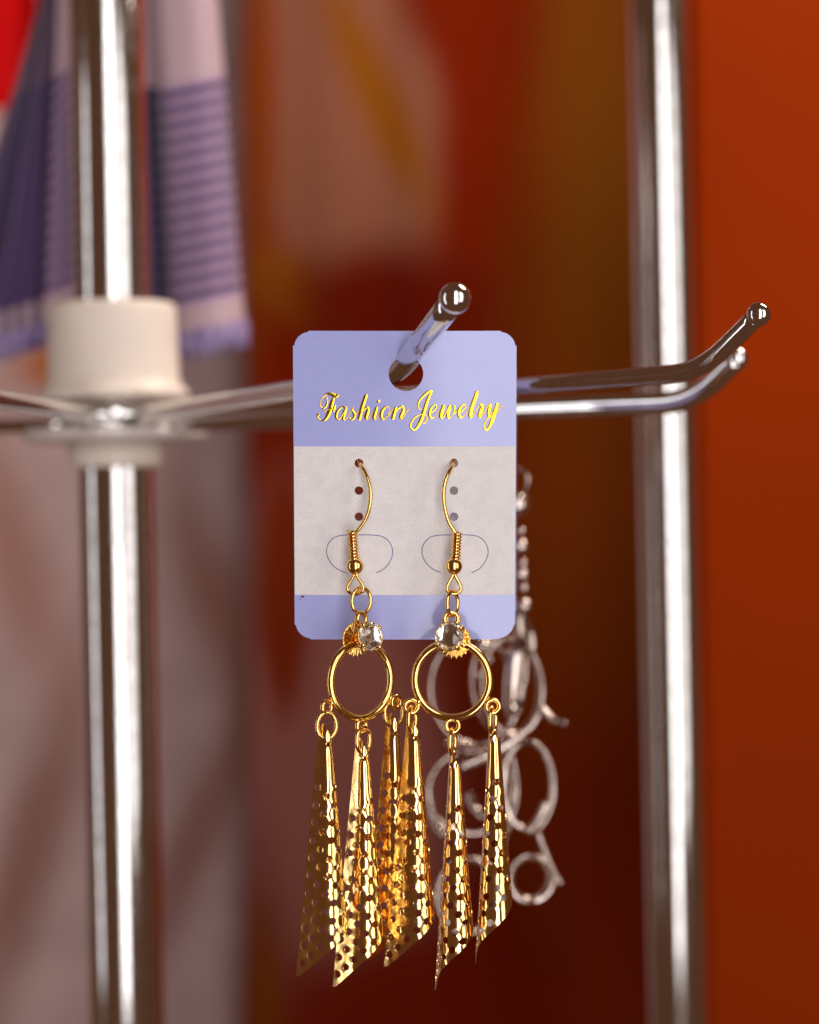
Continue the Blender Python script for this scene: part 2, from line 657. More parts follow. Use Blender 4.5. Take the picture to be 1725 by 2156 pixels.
for i in range(2, n - 1):
    q = pl[i]
    b = V[i]
    for s in range(2):
        x0 = Vector(b) + (Vector(V[i + 1]) - Vector(b)) * (s * 0.5)
        L = 5.2 + random.uniform(-1.0, 1.2)
        e = x0 + Vector((random.uniform(-0.8, 0.8), random.uniform(-0.8, 0.8), -L))
        md = (x0 + e) / 2 + Vector((random.uniform(-0.5, 0.5), 0, 0))
        parts.append(sweep([x0 + Vector((0, 0, 1)), x0, md, e], [0.7, 0.8, 0.95, 0.5], 6))
v, f = merge(*parts)
tag(mesh_obj("fringe", v, f, FRINGE, scarf, scarf_base), kind="stuff")

# ------------------------------------------------------------------ display stands
HUB = P(241, 884, 182)
LEAN = math.tan(math.radians(1.15))


def pole_point(base_pt, z):
    """stands lean very slightly to the left at the top"""
    return Vector((base_pt.x - (z - base_pt.z) * LEAN, base_pt.y, z))


def pole_mesh(hub, rad, z0, z1):
    return sweep([pole_point(hub, z0), pole_point(hub, (z0 + z1) / 2), pole_point(hub, z1)], rad, 64)


AX = Vector((-LEAN, 0, 1)).normalized()
sbase = pole_point(HUB, -420)
stand = thing("display_stand", "chrome pole stand with cream plastic collar and ball tipped hooks carrying the cards", "display stand", sbase)
v, f = pole_mesh(HUB, 8.8, -420, 420)
po = mesh_obj("pole", v, f, CHROME_POLE, stand, sbase)
s145 = (D + 182) / D / PPM        # mm per picture unit at the hub


def zc(py): return (884 - py) * s145


nrib = 64
prof = [(9.0, zc(640)), (13.9, zc(640)), (14.6, zc(644)), (14.9, zc(655)), (15.1, zc(720)), (15.3, zc(800)), (15.9, zc(812)), (17.4, zc(825)), (17.8, zc(836)), (17.0, zc(842)), (9.0, zc(842))]
prof = prof[::-1]
v, f = lathe(HUB, prof, nrib * 4, AX, rib=lambda i, k: (0.09 * math.cos(k / 4 * 2 * math.pi) if 4 <= i <= 8 else 0))
collar = fix_normals(mesh_obj("collar", v, f, PLASTIC, stand, sbase))
prof = [(9.0, zc(930)), (20.5, zc(930)), (21.4, zc(924)), (21.6, zc(912)), (21.0, zc(903)), (16, zc(899)), (9.0, zc(897))]
v, f = lathe(HUB, prof, 96, AX)
flange = fix_normals(mesh_obj("flange", v, f, PLASTIC_CLEAR, stand, sbase))
prof = [(8.9, zc(984)), (10.3, zc(984)), (10.9, zc(980)), (11.2, zc(965)), (11.2, zc(929)), (8.9, zc(929))]
v, f = lathe(HUB, prof, 96, AX)
neck = fix_normals(mesh_obj("neck", v, f, PLASTIC, stand, sbase))
# wire retaining ring that the hooks are hooked on
v, f = sweep([HUB + Vector((math.cos(a) * 11.0, math.sin(a) * 11.0, zc(872))) for a in [2 * math.pi * k / 48 for k in range(48)]], 2.1, 14, closed=True)
mesh_obj("retaining_ring", v, f, CHROME, stand, sbase)
v, f = lathe(HUB, [(10.4, zc(872)), (10.6, zc(850)), (10.0, zc(846)), (9, zc(845))], 64, AX)
fix_normals(mesh_obj("sleeve", v, f, PLASTIC_CLEAR, stand, sbase))

ROD = 1.85


def hook(bend, tip, rad=ROD, ball_r=2.55, start=None, tip_ball=True):
    st = start if start is not None else HUB + Vector((0, 0, 0))
    bend, tip = Vector(bend), Vector(tip)
    dirv = (bend - st)
    dirv.z = 0
    dirv.normalize()
    st = st + dirv * 10.0
    a = (bend - st)
    L = a.length
    b = (tip - bend)
    k0 = bend - a.normalized() * 7.0
    k1 = bend + b.normalized() * 7.0
    path = [st + (k0 - st) * (i / 8) for i in range(9)]
    for i in range(1, 9):
        t = i / 9
        path.append(k0 * (1 - t) ** 2 + bend * (2 * t * (1 - t)) + k1 * t * t)
    path += [k1 + (tip - k1) * (i / 4) for i in range(5)]
    v, f = sweep(path, rad, 20)
    h = mesh_obj("hook", v, f, CHROME, stand, sbase)
    v, f = ball(tip, ball_r, 28, 16)
    mesh_obj("ball_tip", v, f, CHROME, h, sbase)
    return h


# A: carries the gold earrings, comes towards the lens
A_BEND = P(836, 787, 6)
A_TIP = P(958, 628, -22)
hook(A_BEND, A_TIP, 1.95, 2.45)
# B: to the right, ends nearly in focus
B_BEND = P(1474, 783, 14)
B_TIP = P(1598, 662, 4)
hook(B_BEND, B_TIP, 1.66, 2.0)
# C: shorter and farther, below B
C_BEND = P(1462, 846, 78)
C_TIP = P(1552, 755, 72)
hook(C_BEND, C_TIP, 2.15, 2.16, start=HUB + Vector((0, 0, zc(896))))
# D, E: to the left and out of the picture
hook(P(-170, 812, 20), P(-300, 680, 0), 1.8, 2.3)
hook(P(-330, 905, 190), P(-400, 820, 190), 1.7, 2.0, start=HUB + Vector((0, 0, zc(894))))

# the other stand's pole, right
RP = P(1408, 1078, 235)
rbase = pole_point(RP, -420)
stand2 = thing("display_stand", "plain chrome pole at the right, in front of the orange door", "display stand", rbase)
v, f = pole_mesh(RP, 7.4, -420, 420)
mesh_obj("pole", v, f, CHROME_POLE, stand2, rbase)

# ------------------------------------------------------------------ earring card
TILT = math.radians(8.0)
KT = math.tan(TILT)
HOLE = P(855, 787, 0)


def card_pt(px, py):
    """(u, v) on the tilted card plane, mm from the hang hole; plane y = KT*(zh - z)"""
    dx, dz = (px - 862.5) / PPM / D, (1078 - py) / PPM / D
    # y = t - D ; z = t*dz ; x = t*dx
    t = (D + KT * HOLE.z) / (1 + KT * dz)
    x, z = t * dx, t * dz
    return (x - HOLE.x, (z - HOLE.z) / math.cos(TILT))


def card_world(u, v, off=0.0):
    """off mm towards the viewer; the card is bent a little"""
    off -= 0.0011 * u * u + 0.00035 * (v + 22) ** 2 - 0.00012 * u * v
    return Vector((HOLE.x + u, -v * math.sin(TILT) - off * math.cos(TILT), HOLE.z + v * math.cos(TILT) - off * math.sin(TILT)))


def circle2(c, r, n):
    return [(c[0] + r * math.cos(2 * math.pi * k / n), c[1] + r * math.sin(2 * math.pi * k / n)) for k in range(n)]


def inside(poly, x, y):
    c = False
    n = len(poly)
    for i in range(n):
        x1, y1 = poly[i]
        x2, y2 = poly[i - 1]
        if (y1 > y) != (y2 > y) and x < (x2 - x1) * (y - y1) / (y2 - y1) + x1:
            c = not c
    return c


def sheet2d(outline, holes, extra=()):
    """triangulated plane region with holes -> 2-D verts, faces"""
    vs = [Vector(p) for p in outline]
    es = [(i, (i + 1) % len(outline)) for i in range(len(outline))]
    for h in holes:
        o = len(vs)
        vs += [Vector(p) for p in h]
        es += [(o + i, o + (i + 1) % len(h)) for i in range(len(h))]
    vs += [Vector(p) for p in extra]
    V, E, F, _, _, _ = delaunay_2d_cdt(vs, es, [], 0, 1e-5)
    out = []
    for f in F:
        cx = sum(V[i].x for i in f) / len(f)
        cy = sum(V[i].y for i in f) / len(f)
        if not inside(outline, cx, cy):
            continue
        if any(inside(h, cx, cy) for h in holes):
            continue
        out.append(tuple(f))
    return V, out


def extrude_sheet(V2, F2, mapf, o_front, o_back):
    """closed slab from a 2-D sheet; mapf(u, v, off)"""
    n = len(V2)
    verts = [mapf(p.x, p.y, o_front) for p in V2] + [mapf(p.x, p.y, o_back) for p in V2]
    faces = [tuple(f) for f in F2] + [tuple(i + n for i in reversed(f)) for f in F2]
    cnt = {}
    for f in F2:
        for a, b in zip(f, f[1:] + f[:1]):
            cnt[(a, b)] = 1
    # the rim has vertices of its own, so that its edges stay crisp
    rim = [(a, b) for (a, b) in cnt if (b, a) not in cnt]
    own = {}
    for (a, b) in rim:
        for i in (a, b):
            if i not in own:
                own[i] = len(verts)
                verts.append(Vector(verts[i]))
                verts.append(Vector(verts[i + n]))
    for (a, b) in rim:
        faces.append((own[b], own[a], own[a] + 1, own[b] + 1))
    return verts, faces


def rounded_card(x0, x1, y0, y1, r, nib):
    o = []
    for (cx, cy, a0) in ((x1 - r, y1 - r, 0), (x0 + r, y1 - r, 90), (x0 + r, y0 + r, 180), (x1 - r, y0 + r, 270)):
        sx, sy = (1 if cx > 0 else -1), (1 if cy > (y0 + y1) / 2 else -1)
        pts = []
        for k in range(0, 13):
            a = math.radians(a0 + 90 * k / 12)
            q = k / 12
            a1, a2 = math.radians(a0), math.radians(a0 + 90)
            w = 0.16          # between a round corner and a straight clip
            pts.append((cx + (r - nib) * ((1 - w) * math.cos(a) + w * ((1 - q) * math.cos(a1) + q * math.cos(a2))),
                        cy + (r - nib) * ((1 - w) * math.sin(a) + w * ((1 - q) * math.sin(a1) + q * math.sin(a2)))))
        # the punch leaves a small nib at the side end of each corner
        side_pt = (x1 if sx > 0 else x0, cy + sy * 0.05)
        if a0 in (0, 180):
            o.append(side_pt); o += pts
            o.append((cx - sx * 0.15, y1 if sy > 0 else y0))
        else:
            o.append((cx - sx * 0.15, y1 if sy > 0 else y0)); o += pts
            o.append(side_pt)
    return o


tl, br = card_pt(618, 697), card_pt(1086, 1347)
cx0, cx1 = card_pt(617, 787)[0], card_pt(1088, 787)[0]
CARD_OUT = rounded_card(cx0, cx1, br[1], tl[1], 2.42, 0.20)
hang_hole = circle2((0, 0), 36.5 / PPM, 40)
SMALL = [(756, 975), (756, 1033), (756, 1088), (956, 975), (956, 1033), (956, 1088)]
small_holes = [circle2(card_pt(*p), 9.3 / PPM, 20) for p in SMALL]

card_base = Vector(HOLE)
card = thing("earring_card", "lavender and white jewelry card with gold script, hanging on the nearest hook", "earring card", card_base, None)


def build_card(root, cbase, mapf, with_text):
    def grid(poly, holes, step=1.4):
        out = []
        xs_ = [p[0] for p in poly]; ys_ = [p[1] for p in poly]
        y = min(ys_) + 0.5
        while y < max(ys_) - 0.3:
            x = min(xs_) + 0.5
            while x < max(xs_) - 0.3:
                if inside(poly, x, y) and all((x - sum(q[0] for q in h) / len(h)) ** 2 + (y - sum(q[1] for q in h) / len(h)) ** 2
                                              > (abs(h[0][0] - sum(q[0] for q in h) / len(h)) + 0.3) ** 2 for h in holes):
                    out.append((x, y))
                x += step
            y += step
        return out

    def split(poly, step=1.4):
        out = []
        for a, b in zip(poly, poly[1:] + poly[:1]):
            m = max(1, int(math.hypot(b[0] - a[0], b[1] - a[1]) / step))
            out += [(a[0] + (b[0] - a[0]) * k / m, a[1] + (b[1] - a[1]) * k / m) for k in range(m)]
        return out

    hs_ = [hang_hole] + small_holes
    V2, F2 = sheet2d(split(CARD_OUT), hs_, grid(CARD_OUT, hs_))
    v, f = extrude_sheet(V2, F2, mapf, 0.0, -0.45)
    o = mesh_obj("backing", v, f, CARD, root, cbase)
    pt, pb = card_pt(860, 940)[1], card_pt(860, 1253)[1]
    ins = 0.06
    po = [(cx0 + ins, pb), (cx1 - ins, pb), (cx1 - ins, pt), (cx0 + ins, pt)]
    V2, F2 = sheet2d(split(po), small_holes, grid(po, small_holes))
    v, f = extrude_sheet(V2, F2, mapf, 0.09, 0.012)
    pn = mesh_obj("white_panel", v, f, PANEL, root, cbase)
    # die-cut flaps
    for c in (757, 958):
        pts = [(c - 29, 1206), (c - 45, 1199), (c - 60, 1186), (c - 69, 1166), (c - 66, 1146), (c - 53, 1132), (c - 35, 1127), (c, 1126),
               (c + 35, 1127), (c + 53, 1132), (c + 66, 1146), (c + 70, 1166), (c + 62, 1186), (c + 50, 1199), (c + 35, 1206)]
        pts = [card_pt(*q) for q in catmull(pts, 6)]
        vv, ff = [], []
        w = 0.075
        for i, q in enumerate(pts):
            a, b = pts[max(i - 1, 0)], pts[min(i + 1, len(pts) - 1)]
            tx, ty = b[0] - a[0], b[1] - a[1]
            l = math.hypot(tx, ty)
            nx, ny = -ty / l * w, tx / l * w
            vv += [mapf(q[0] + nx, q[1] + ny, 0.092), mapf(q[0], q[1], 0.105), mapf(q[0] - nx, q[1] - ny, 0.092)]
        for i in range(len(pts) - 1):
            for k in range(2):
                ff.append((i * 3 + k, i * 3 + k + 1, i * 3 + k + 4, i * 3 + k + 3))
        fix_normals(mesh_obj("die_cut", vv, ff, CUT, pn, cbase))
    return o


build_card(card, card_base, card_world, True)
DIRT = mat_plain("brown_dirt", (0.10, 0.03, 0.02), (0.16, 0.05, 0.03), 0.9)
for (px, py, a, b) in ((637, 1257, 0.30, 0.16), (632, 1262, 0.12, 0.10), (1030, 1100, 0.05, 0.05), (790, 1270, 0.06, 0.05)):
    u0, v0 = card_pt(px, py)
    vv = [card_world(u0, v0, 0.16)] + [card_world(u0 + a * math.cos(k) * (1 + 0.3 * math.sin(3 * k)), v0 + b * math.sin(k), 0.015 if py > 1253 else 0.1) for k in [i * 2 * math.pi / 10 for i in range(10)]]
    fix_normals(mesh_obj("dirt_speck", vv, [(0, i + 1, (i + 1) % 10 + 1) for i in range(10)], DIRT, card, card_base))

# gold script, stroke by stroke: (x, y, width) in enlarged picture units
S1 = lambda L: [(1250 + x / 4.3125, 1540 + y / 4.3125, w / 4.3125) for x, y, w in L]
S2 = lambda L: [(1620 + x / 4.3125, 1540 + y / 4.3125, w / 4.3125) for x, y, w in L]
LETTERS = [
    S1([(455, 168, 22), (400, 192, 46), (330, 162, 44), (260, 152, 26), (190, 200, 15), (142, 280, 12), (136, 360, 14), (180, 403, 18), (235, 360, 26), (258, 270, 20), (240, 205, 10)]),
    S1([(372, 215, 22), (340, 290, 46), (310, 400, 52), (270, 510, 50), (225, 585, 36), (160, 614, 17), (102, 580, 18), (88, 525, 26), (115, 500, 38)]),
    S1([(190, 472, 9), (270, 422, 13), (330, 405, 20), (362, 440, 34), (395, 335, 20)]),
    None,
    S1([(585, 385, 26), (510, 380, 20), (440, 440, 30), (410, 520, 38), (430, 595, 22), (480, 570, 16), (540, 480, 16), (585, 390, 20)]),
    S1([(588, 385, 26), (550, 480, 45), (530, 580, 36), (560, 600, 14), (620, 530, 13), (705, 380, 14)]),
    None,
    S1([(705, 375, 12), (690, 440, 25), (728, 510, 36), (710, 570, 30), (660, 600, 22), (640, 560, 20)]),
    S1([(735, 535, 11), (800, 450, 13), (840, 400, 13)]),
    None,
    S1([(932, 162, 42), (900, 250, 46), (850, 400, 46), (810, 570, 46), (798, 600, 40)]),
    S1([(830, 500, 14), (900, 410, 22), (950, 388, 30), (955, 450, 45), (925, 540, 46), (935, 592, 22), (980, 555, 13), (1045, 460, 12)]),
    None,
    S1([(1115, 378, 36), (1080, 480, 46), (1060, 570, 42), (1085, 595, 16), (1130, 540, 12), (1185, 455, 11)]),
    S1([(1132, 262, 30), (1138, 280, 46), (1142, 304, 30)]),
    None,
    S1([(1280, 370, 18), (1210, 430, 38), (1185, 520, 42), (1210, 590, 26), (1270, 560, 14), (1325, 470, 12), (1325, 400, 14), (1282, 372, 16)]),
    S1([(1290, 545, 13), (1350, 470, 14), (1405, 400, 14)]),
    None,
    S1([(1445, 376, 36), (1410, 480, 46), (1382, 592, 44)]),
    S1([(1420, 500, 14), (1490, 400, 20), (1555, 374, 30), (1562, 450, 43), (1522, 540, 43), (1538, 585, 20), (1600, 500, 14), (1678, 392, 13)]),
    None,
    S2([(480, 105, 18), (400, 122, 36), (320, 185, 31), (250, 270, 26), (230, 350, 22), (250, 418, 14), (292, 420, 8)]),
    S2([(472, 110, 20), (420, 190, 36), (370, 320, 44), (320, 480, 46), (270, 620, 46), (200, 738, 32), (140, 775, 23), (96, 720, 22), (112, 640, 24), (170, 562, 22), (250, 515, 14), (340, 510, 14), (380, 560, 14), (360, 640, 15), (300, 662, 16)]),
    None,
    S2([(430, 490, 13), (510, 430, 20), (545, 370, 22), (512, 345, 18), (450, 400, 31), (425, 490, 39), (442, 565, 28), (500, 560, 14), (590, 440, 12)]),
    None,
    S2([(675, 345, 40), (640, 440, 50), (618, 540, 46), (645, 565, 22), (700, 500, 16), (765, 360, 20)]),
    S2([(775, 345, 40), (745, 480, 50), (742, 558, 32), (795, 555, 12), (845, 470, 20), (852, 350, 34)]),
    S2([(830, 490, 16), (870, 480, 16), (915, 430, 13)]),
    None,
    S2([(930, 480, 14), (1010, 430, 20), (1045, 370, 22), (1010, 340, 20), (950, 400, 36), (925, 480, 43), (950, 555, 30), (1010, 540, 14), (1105, 425, 14)]),
    None,
    S2([(1248, 108, 46), (1210, 230, 52), (1150, 400, 52), (1128, 530, 50), (1155, 555, 20), (1200, 480, 14), (1275, 360, 18)]),
    None,
    S2([(1290, 312, 16), (1312, 350, 30), (1340, 365, 42), (1310, 450, 52), (1290, 530, 50), (1325, 540, 18), (1400, 420, 14), (1462, 325, 16)]),
    None,
    S2([(1482, 328, 38), (1450, 450, 46), (1452, 540, 34), (1500, 500, 17), (1590, 330, 24)]),
    S2([(1600, 312, 42), (1550, 480, 52), (1500, 630, 50), (1440, 750, 32), (1390, 770, 26), (1365, 700, 24), (1410, 600, 18), (1500, 540, 14), (1600, 460, 14), (1692, 338, 16)]),
    None,
]
DISP = 1725.0 / 3277.0
strokes = []
lift = 0
for L in LETTERS:
    if L is not None:
        strokes.append(L)
        continue
    vv, ff = [], []
    for st in strokes:
        lift += 1
        off = 0.012 + 0.006 * (lift % 5)
        sm = catmull(st, 7)
        pts = []
        for (x, y, w) in sm:
            u = card_pt(x * DISP, y * DISP)
            pts.append((u[0], u[1], max(w * 1.4, 3.6) * DISP / PPM / 2))
        # rounded ends
        o0 = len(vv)
        m = len(pts)
        for i, (x, y, w) in enumerate(pts):
            a, b = pts[max(i - 1, 0)], pts[min(i + 1, m - 1)]
            tx, ty = b[0] - a[0], b[1] - a[1]
            l = math.hypot(tx, ty) or 1
            if i in (0, m - 1): w *= 0.55
            nx, ny = -ty / l, tx / l
            for k, (s, h) in enumerate(((1, 0.0), (0.86, 0.010), (0, 0.012), (-0.86, 0.010), (-1, 0.0))):
                vv.append(card_world(x + nx * w * s, y + ny * w * s, off + h))
        for i in range(m - 1):
            for k in range(4):
                ff.append((o0 + i * 5 + k, o0 + i * 5 + k + 1, o0 + i * 5 + k + 6, o0 + i * 5 + k + 5))
    fix_normals(mesh_obj("letter", vv, ff, GOLD_PRINT, card, card_base))
    strokes = []

# ------------------------------------------------------------------ gold earrings
def make_cone_mesh(seed):
    """one perforated sheet rolled like a calla leaf; origin at its top, mm"""
    s0, S_TIP = 10.0, 50.8
    TOT = 0.395                       # unit-speed length of the cross curve
    flap = 0.092
    R0 = 0.064
    n = 160
    X, Y, H = [0.0], [0.0], math.radians(-38)
    for i in range(n):
        a = TOT * (i + 0.5) / n
        w = min(max((a - flap * 0.55) / (flap * 0.9), 0), 1)
        k = (1 / R0) * (w * w * (3 - 2 * w))
        if a > TOT * 0.8: k *= 0.9
        H += k * TOT / n
        X.append(X[-1] + math.cos(H) * TOT / n)
        Y.append(Y[-1] + math.sin(H) * TOT / n)
    mx = (min(X) + max(X)) / 2
    my = (min(Y) + max(Y)) / 2

    def cs(a):
        t = min(max(a / TOT, 0), 1) * n
        i = min(int(t), n - 1)
        q = t - i
        return (X[i] + (X[i + 1] - X[i]) * q - mx, Y[i] + (Y[i + 1] - Y[i]) * q - my)

    def mapf(x, y, off=0.0):
        # the sheet is drawn flat: x across the sheet (mm), y along (mm from the apex)
        s = y
        a = x / s
        c = cs(a)
        e = 0.004
        c1, c2 = cs(a - e), cs(a + e)
        tx, ty = c2[0] - c1[0], c2[1] - c1[1]
        l = math.hypot(tx, ty) or 1
        nx, ny = ty / l, -tx / l
        amp = min(max((s - s0 - 7) / 6, 0), 1)
        h = amp * (0.020 * noise.noise((x * 0.62, y * 0.55, seed)) + 0.007 * noise.noise((x * 1.9, y * 1.7, seed + 9)))
        d2 = min((x - q[0]) ** 2 + (y - q[1]) ** 2 for q in holes)
        if d2 < 0.95:
            h += 0.022 * max(0.0, 1 - (math.sqrt(d2) - 0.60) / 0.20)     # lip the punch left
        h += off
        return Vector((s * c[0] + nx * h, s * c[1] + ny * h, -(s - s0)))

    def s_bot(t): return S_TIP - 16.0 * t
    def s_top(t): return s0 + 3.2 * min(abs(t - 0.20) / 0.34, 1) ** 1.5

    outl = []
    m = 30
    for i in range(m + 1):            # top edge
        t = i / m
        outl.append((TOT * t * s_top(t), s_top(t)))
    for i in range(1, 60):
        s = s_top(1) + (s_bot(1) - s_top(1)) * i / 60
        outl.append((TOT * s, s))
    for i in range(m * 2 + 1):
        t = 1 - i / (m * 2)
        s = s_bot(t)
        if t < 0.03: s -= 0.5 * (1 - t / 0.03)
        outl.append((TOT * t * s, s))
    for i in range(1, 90):
        s = s_bot(0) - 0.5 + (s_top(0) - s_bot(0) + 0.5) * i / 90
        outl.append((0.0, s))
    holes = []
    col_w, row = 1.52, 2.80
    ci = 0
    xx = 0.95
    while xx < 21:
        yy = s0 + 10.2 + (row / 2 if ci % 2 else 0)
        while yy < S_TIP:
            # columns drift with the taper: keep holes on rays a little
            x = xx + random.uniform(-0.06, 0.06)
            y = yy + random.uniform(-0.08, 0.08)
            rr = 0.60
            t = x / (TOT * y)
            if rr + 0.3 < x < TOT * y - rr - 0.3 and y < s_bot(t) - rr - 0.55:
                if all((x - h[0]) ** 2 + (y - h[1]) ** 2 > 1.45 ** 2 for h in holes):
                    holes.append((x, y))
            yy += row
        xx += col_w
        ci += 1
    hp = [circle2(h, 0.60, 14) for h in holes]
    tx_ = TOT * 0.36 * (s0 + 3.4)
    hp.append(circle2((tx_, s0 + 3.3), 0.42, 12))
    holes.append((tx_, s0 + 3.3))
    extra = []
    y = s0
    while y < S_TIP:
        st = 0.42
        x = 0.25 + random.uniform(0, 0.1)
        while x < TOT * y:
            t = x / (TOT * y)
            if x < TOT * y - 0.2 and s_top(t) + 0.15 < y < s_bot(t) - 0.2:
                if all((x - h[0]) ** 2 + (y - h[1]) ** 2 > 0.95 ** 2 for h in holes):
                    extra.append((x, y))
            x += st
        y += 0.48
    for h in holes[:-1]:
        for q in circle2(h, 0.79, 14):
            t = q[0] / (TOT * q[1])
            if 0.1 < q[0] < TOT * q[1] - 0.1 and q[1] < s_bot(t) - 0.12 and all((q[0] - g[0]) ** 2 + (q[1] - g[1]) ** 2 > 0.74 ** 2 for g in holes):
                extra.append(q)
    V2, F2 = sheet2d(outl, hp, extra)
    me = bpy.data.meshes.new("perforated_leaf")
    v, f = extrude_sheet(V2, F2, mapf, 0.055, -0.055)
    me.from_pydata([p * MM for p in v], [], f)
    me.polygons.foreach_set("use_smooth", [True] * len(me.polygons))
    me.materials.append(GOLD_SHEET)
    return me


CONES = [make_cone_mesh(1.3), make_cone_mesh(7.7)]


def gem(center, R, nrm, spin):
    bm = bmesh.new()
    n = Vector(nrm).normalized()
    ax = Vector((0, 0, 1))
    ax = (ax - n * ax.dot(n)).normalized()
    ay = n.cross(ax)
    pts = []
    for (r, h, k, ph) in ((0.42, 0.46, 8, 0), (0.76, 0.31, 8, 0.5), (0.985, 0.06, 16, 0.25), (0.985, -0.02, 16, 0.25), (0.55, -0.42, 8, 0.5), (0.06, -0.72, 8, 0)):
        for i in range(k):
            a = 2 * math.pi * (i + ph) / k + spin
            pts.append((Vector(center) + ax * (math.cos(a) * r * R) + ay * (math.sin(a) * r * R) + n * (h * R)) * 1.0)
    vs = [bm.verts.new(p) for p in pts]
    bmesh.ops.convex_hull(bm, input=vs)
    bm.verts.ensure_lookup_table()
    bm.verts.index_update()
    V = [v.co.copy() for v in bm.verts if v.link_faces]
    idx = {v.index: i for i, v in enumerate([v for v in bm.verts if v.link_faces])}
    F = [tuple(idx[v.index] for v in f.verts) for f in bm.faces]
    bm.free()
    return V, F


def gold_earring(label, spec):
    dpt = spec['d']
    root_at = spec['hole3']
    e = thing("gold_earring", label, "earring", root_at, "gold earrings hooked through the card")
    B = root_at

    def part(name, vf, mat=GOLD, parent=None, fix=False, smooth=True):
        o = mesh_obj(name, vf[0], vf[1], mat, parent or e, B, smooth)
        return fix_normals(o) if fix else o

    # ear wire: through the hole, down to the coil
    w = catmull(spec['wire'], 10)
    part("ear_wire", sweep(w, 0.34, 12))
    # coil
    c0, c1 = Vector(spec['coil'][0]), Vector(spec['coil'][1])
    ax = (c1 - c0).normalized()
    u = ax.orthogonal().normalized()
    vv = ax.cross(u)
    turns, per = 9.5, 16
    hel = []
    for i in range(int(turns * per) + 1):
        a = 2 * math.pi * i / per
        hel.append(c0 + (c1 - c0) * (i / (turns * per)) + u * (0.70 * math.cos(a)) + vv * (0.70 * math.sin(a)))
    part("coil", merge(sweep(hel, 0.20, 8), sweep([c0, c1], 0.36, 12)))
    part("bead", ball(spec['bead'], 1.42, 28, 18))
    # teardrop loop under the bead
    bd = Vector(spec['bead'])
    yl = spec['loop_yaw']
    ux = Vector((math.cos(yl), math.sin(yl), 0))
    lw, lh = spec['loop_w'], spec['loop_h']
    prof = [(0.12, -1.1), (0.25, -1.7), (0.75, -2.7), (1.0, -3.5), (0.8, -4.15), (0.0, -4.5), (-0.8, -4.15), (-1.0, -3.5), (-0.75, -2.7), (-0.25, -1.7), (-0.12, -1.1)]
    path = [bd + ux * (x * lw) + Vector((0, 0, z * lh / 4.5)) for x, z in prof]
    part("loop", sweep(catmull(path, 6), 0.31, 10))
    # jump ring between loop and setting
    part("jump_ring", sweep(ring_path(spec['ring'], spec['ring_r'], spec['ring_r'] * 1.08, spec['ring_yaw'], 36), 0.34, 12, closed=True))

    # setting, hoop: one rigid body facing nrm
    yaw = spec['yaw']
    nrm = Vector((math.sin(yaw), -math.cos(yaw), spec.get('pitch', 0.0))).normalized()
    hx = Vector((math.cos(yaw), math.sin(yaw), 0))
    hc = Vector(spec['hoop'])
    HR = spec['hoop_r']
    hp = [hc + hx * (HR * math.cos(t)) + Vector((0, 0, HR * math.sin(t))) for t in [2 * math.pi * k / 96 for k in range(96)]]
    part("hoop", sweep(hp, 0.66, 20, closed=True))
    cup_c = Vector(spec['cup'])
    # fluted cup: ribbed shallow dome
    seg = 20 * 6
    cup_prof = [(0.4, 0.10), (1.0, 0.08), (1.7, 0.04), (2.3, 0.02), (2.75, 0.06), (2.82, -0.06), (2.3, -0.22), (1.2, -0.35), (0.4, -0.4)]

    def rib(i, k):
        return (0.13 * math.cos(2 * math.pi * k / 6)) * (1 if i in (3, 4, 5, 6) else 0.4)
    v, f = lathe(cup_c, cup_prof, seg, nrm, rib)
    # flutes also in height
    v = [p + nrm * (0.22 * math.cos(2 * math.pi * (i % seg) / 6) * min((p - cup_c).length / 2.7, 1)) for i, p in enumerate(v)]
    part("fluted_cup", (v, f), fix=True)
    # two little lugs soldering the cup to the hoop
    for s in (-1, 1):
        a = math.radians(90 - s * 27)
        q = hc + hx * (HR * math.cos(a)) + Vector((0, 0, HR * math.sin(a)))
        part("solder_lug", sweep([q - nrm * 0.2, q + (cup_c - q) * 0.35 + nrm * 0.1, q + (cup_c - q) * 0.6 + nrm * 0.25], [0.5, 0.55, 0.4], 10))
    # claw setting and stone
    st = Vector(spec['stone'])
    snr = (nrm + Vector(spec.get('stone_turn', (0, 0, 0)))).normalized()
    R = 2.33
    back = cup_c + nrm * 0.2
    depth = (st - back).length
    sa = (st - back).normalized()
    v, f = lathe(back, [(0.9, 0.0), (1.3, depth * 0.30), (R * 0.78, depth * 0.62), (R * 1.0, depth - 0.15), (R * 1.06, depth + 0.02), (R * 1.0, depth + 0.10), (R * 0.96, depth - 0.05), (R * 0.60, depth * 0.65), (0.4, depth * 0.36)], 40, sa)
    claw = part("claw_setting", (v, f), fix=True)
    v, f = lathe(st, [(0.10, -0.80 * R), (0.56 * R, -0.46 * R), (0.97 * R, -0.07 * R), (0.985 * R, -0.04 * R)], 8, sa)
    part("foil_back", (v, f), FOIL, claw, smooth=False)
    stone = part("rhinestone", gem(st, R, sa, spec.get('spin', 0.2)), STONE, claw, fix=True, smooth=False)
    ay = sa.cross(Vector((0, 0, 1))).normalized()
    az = ay.cross(sa)
    for k in range(4):
        a = math.radians(45 + 90 * k + 8)
        dr = ay * math.cos(a) + az * math.sin(a)
        part("claw", sweep([st + dr * (R * 1.04) - sa * 0.5, st + dr * (R * 1.05) + sa * 0.05, st + dr * (R * 0.98) + sa * 0.38, st + dr * (R * 0.84) + sa * 0.5], [0.34, 0.34, 0.34, 0.24], 10), parent=claw)
    # eyelet on top
    part("eyelet", sweep(ring_path(spec['top_eye'], 1.0, 1.0, yaw + 0.2, 28), 0.34, 12, closed=True, flat=1.3))
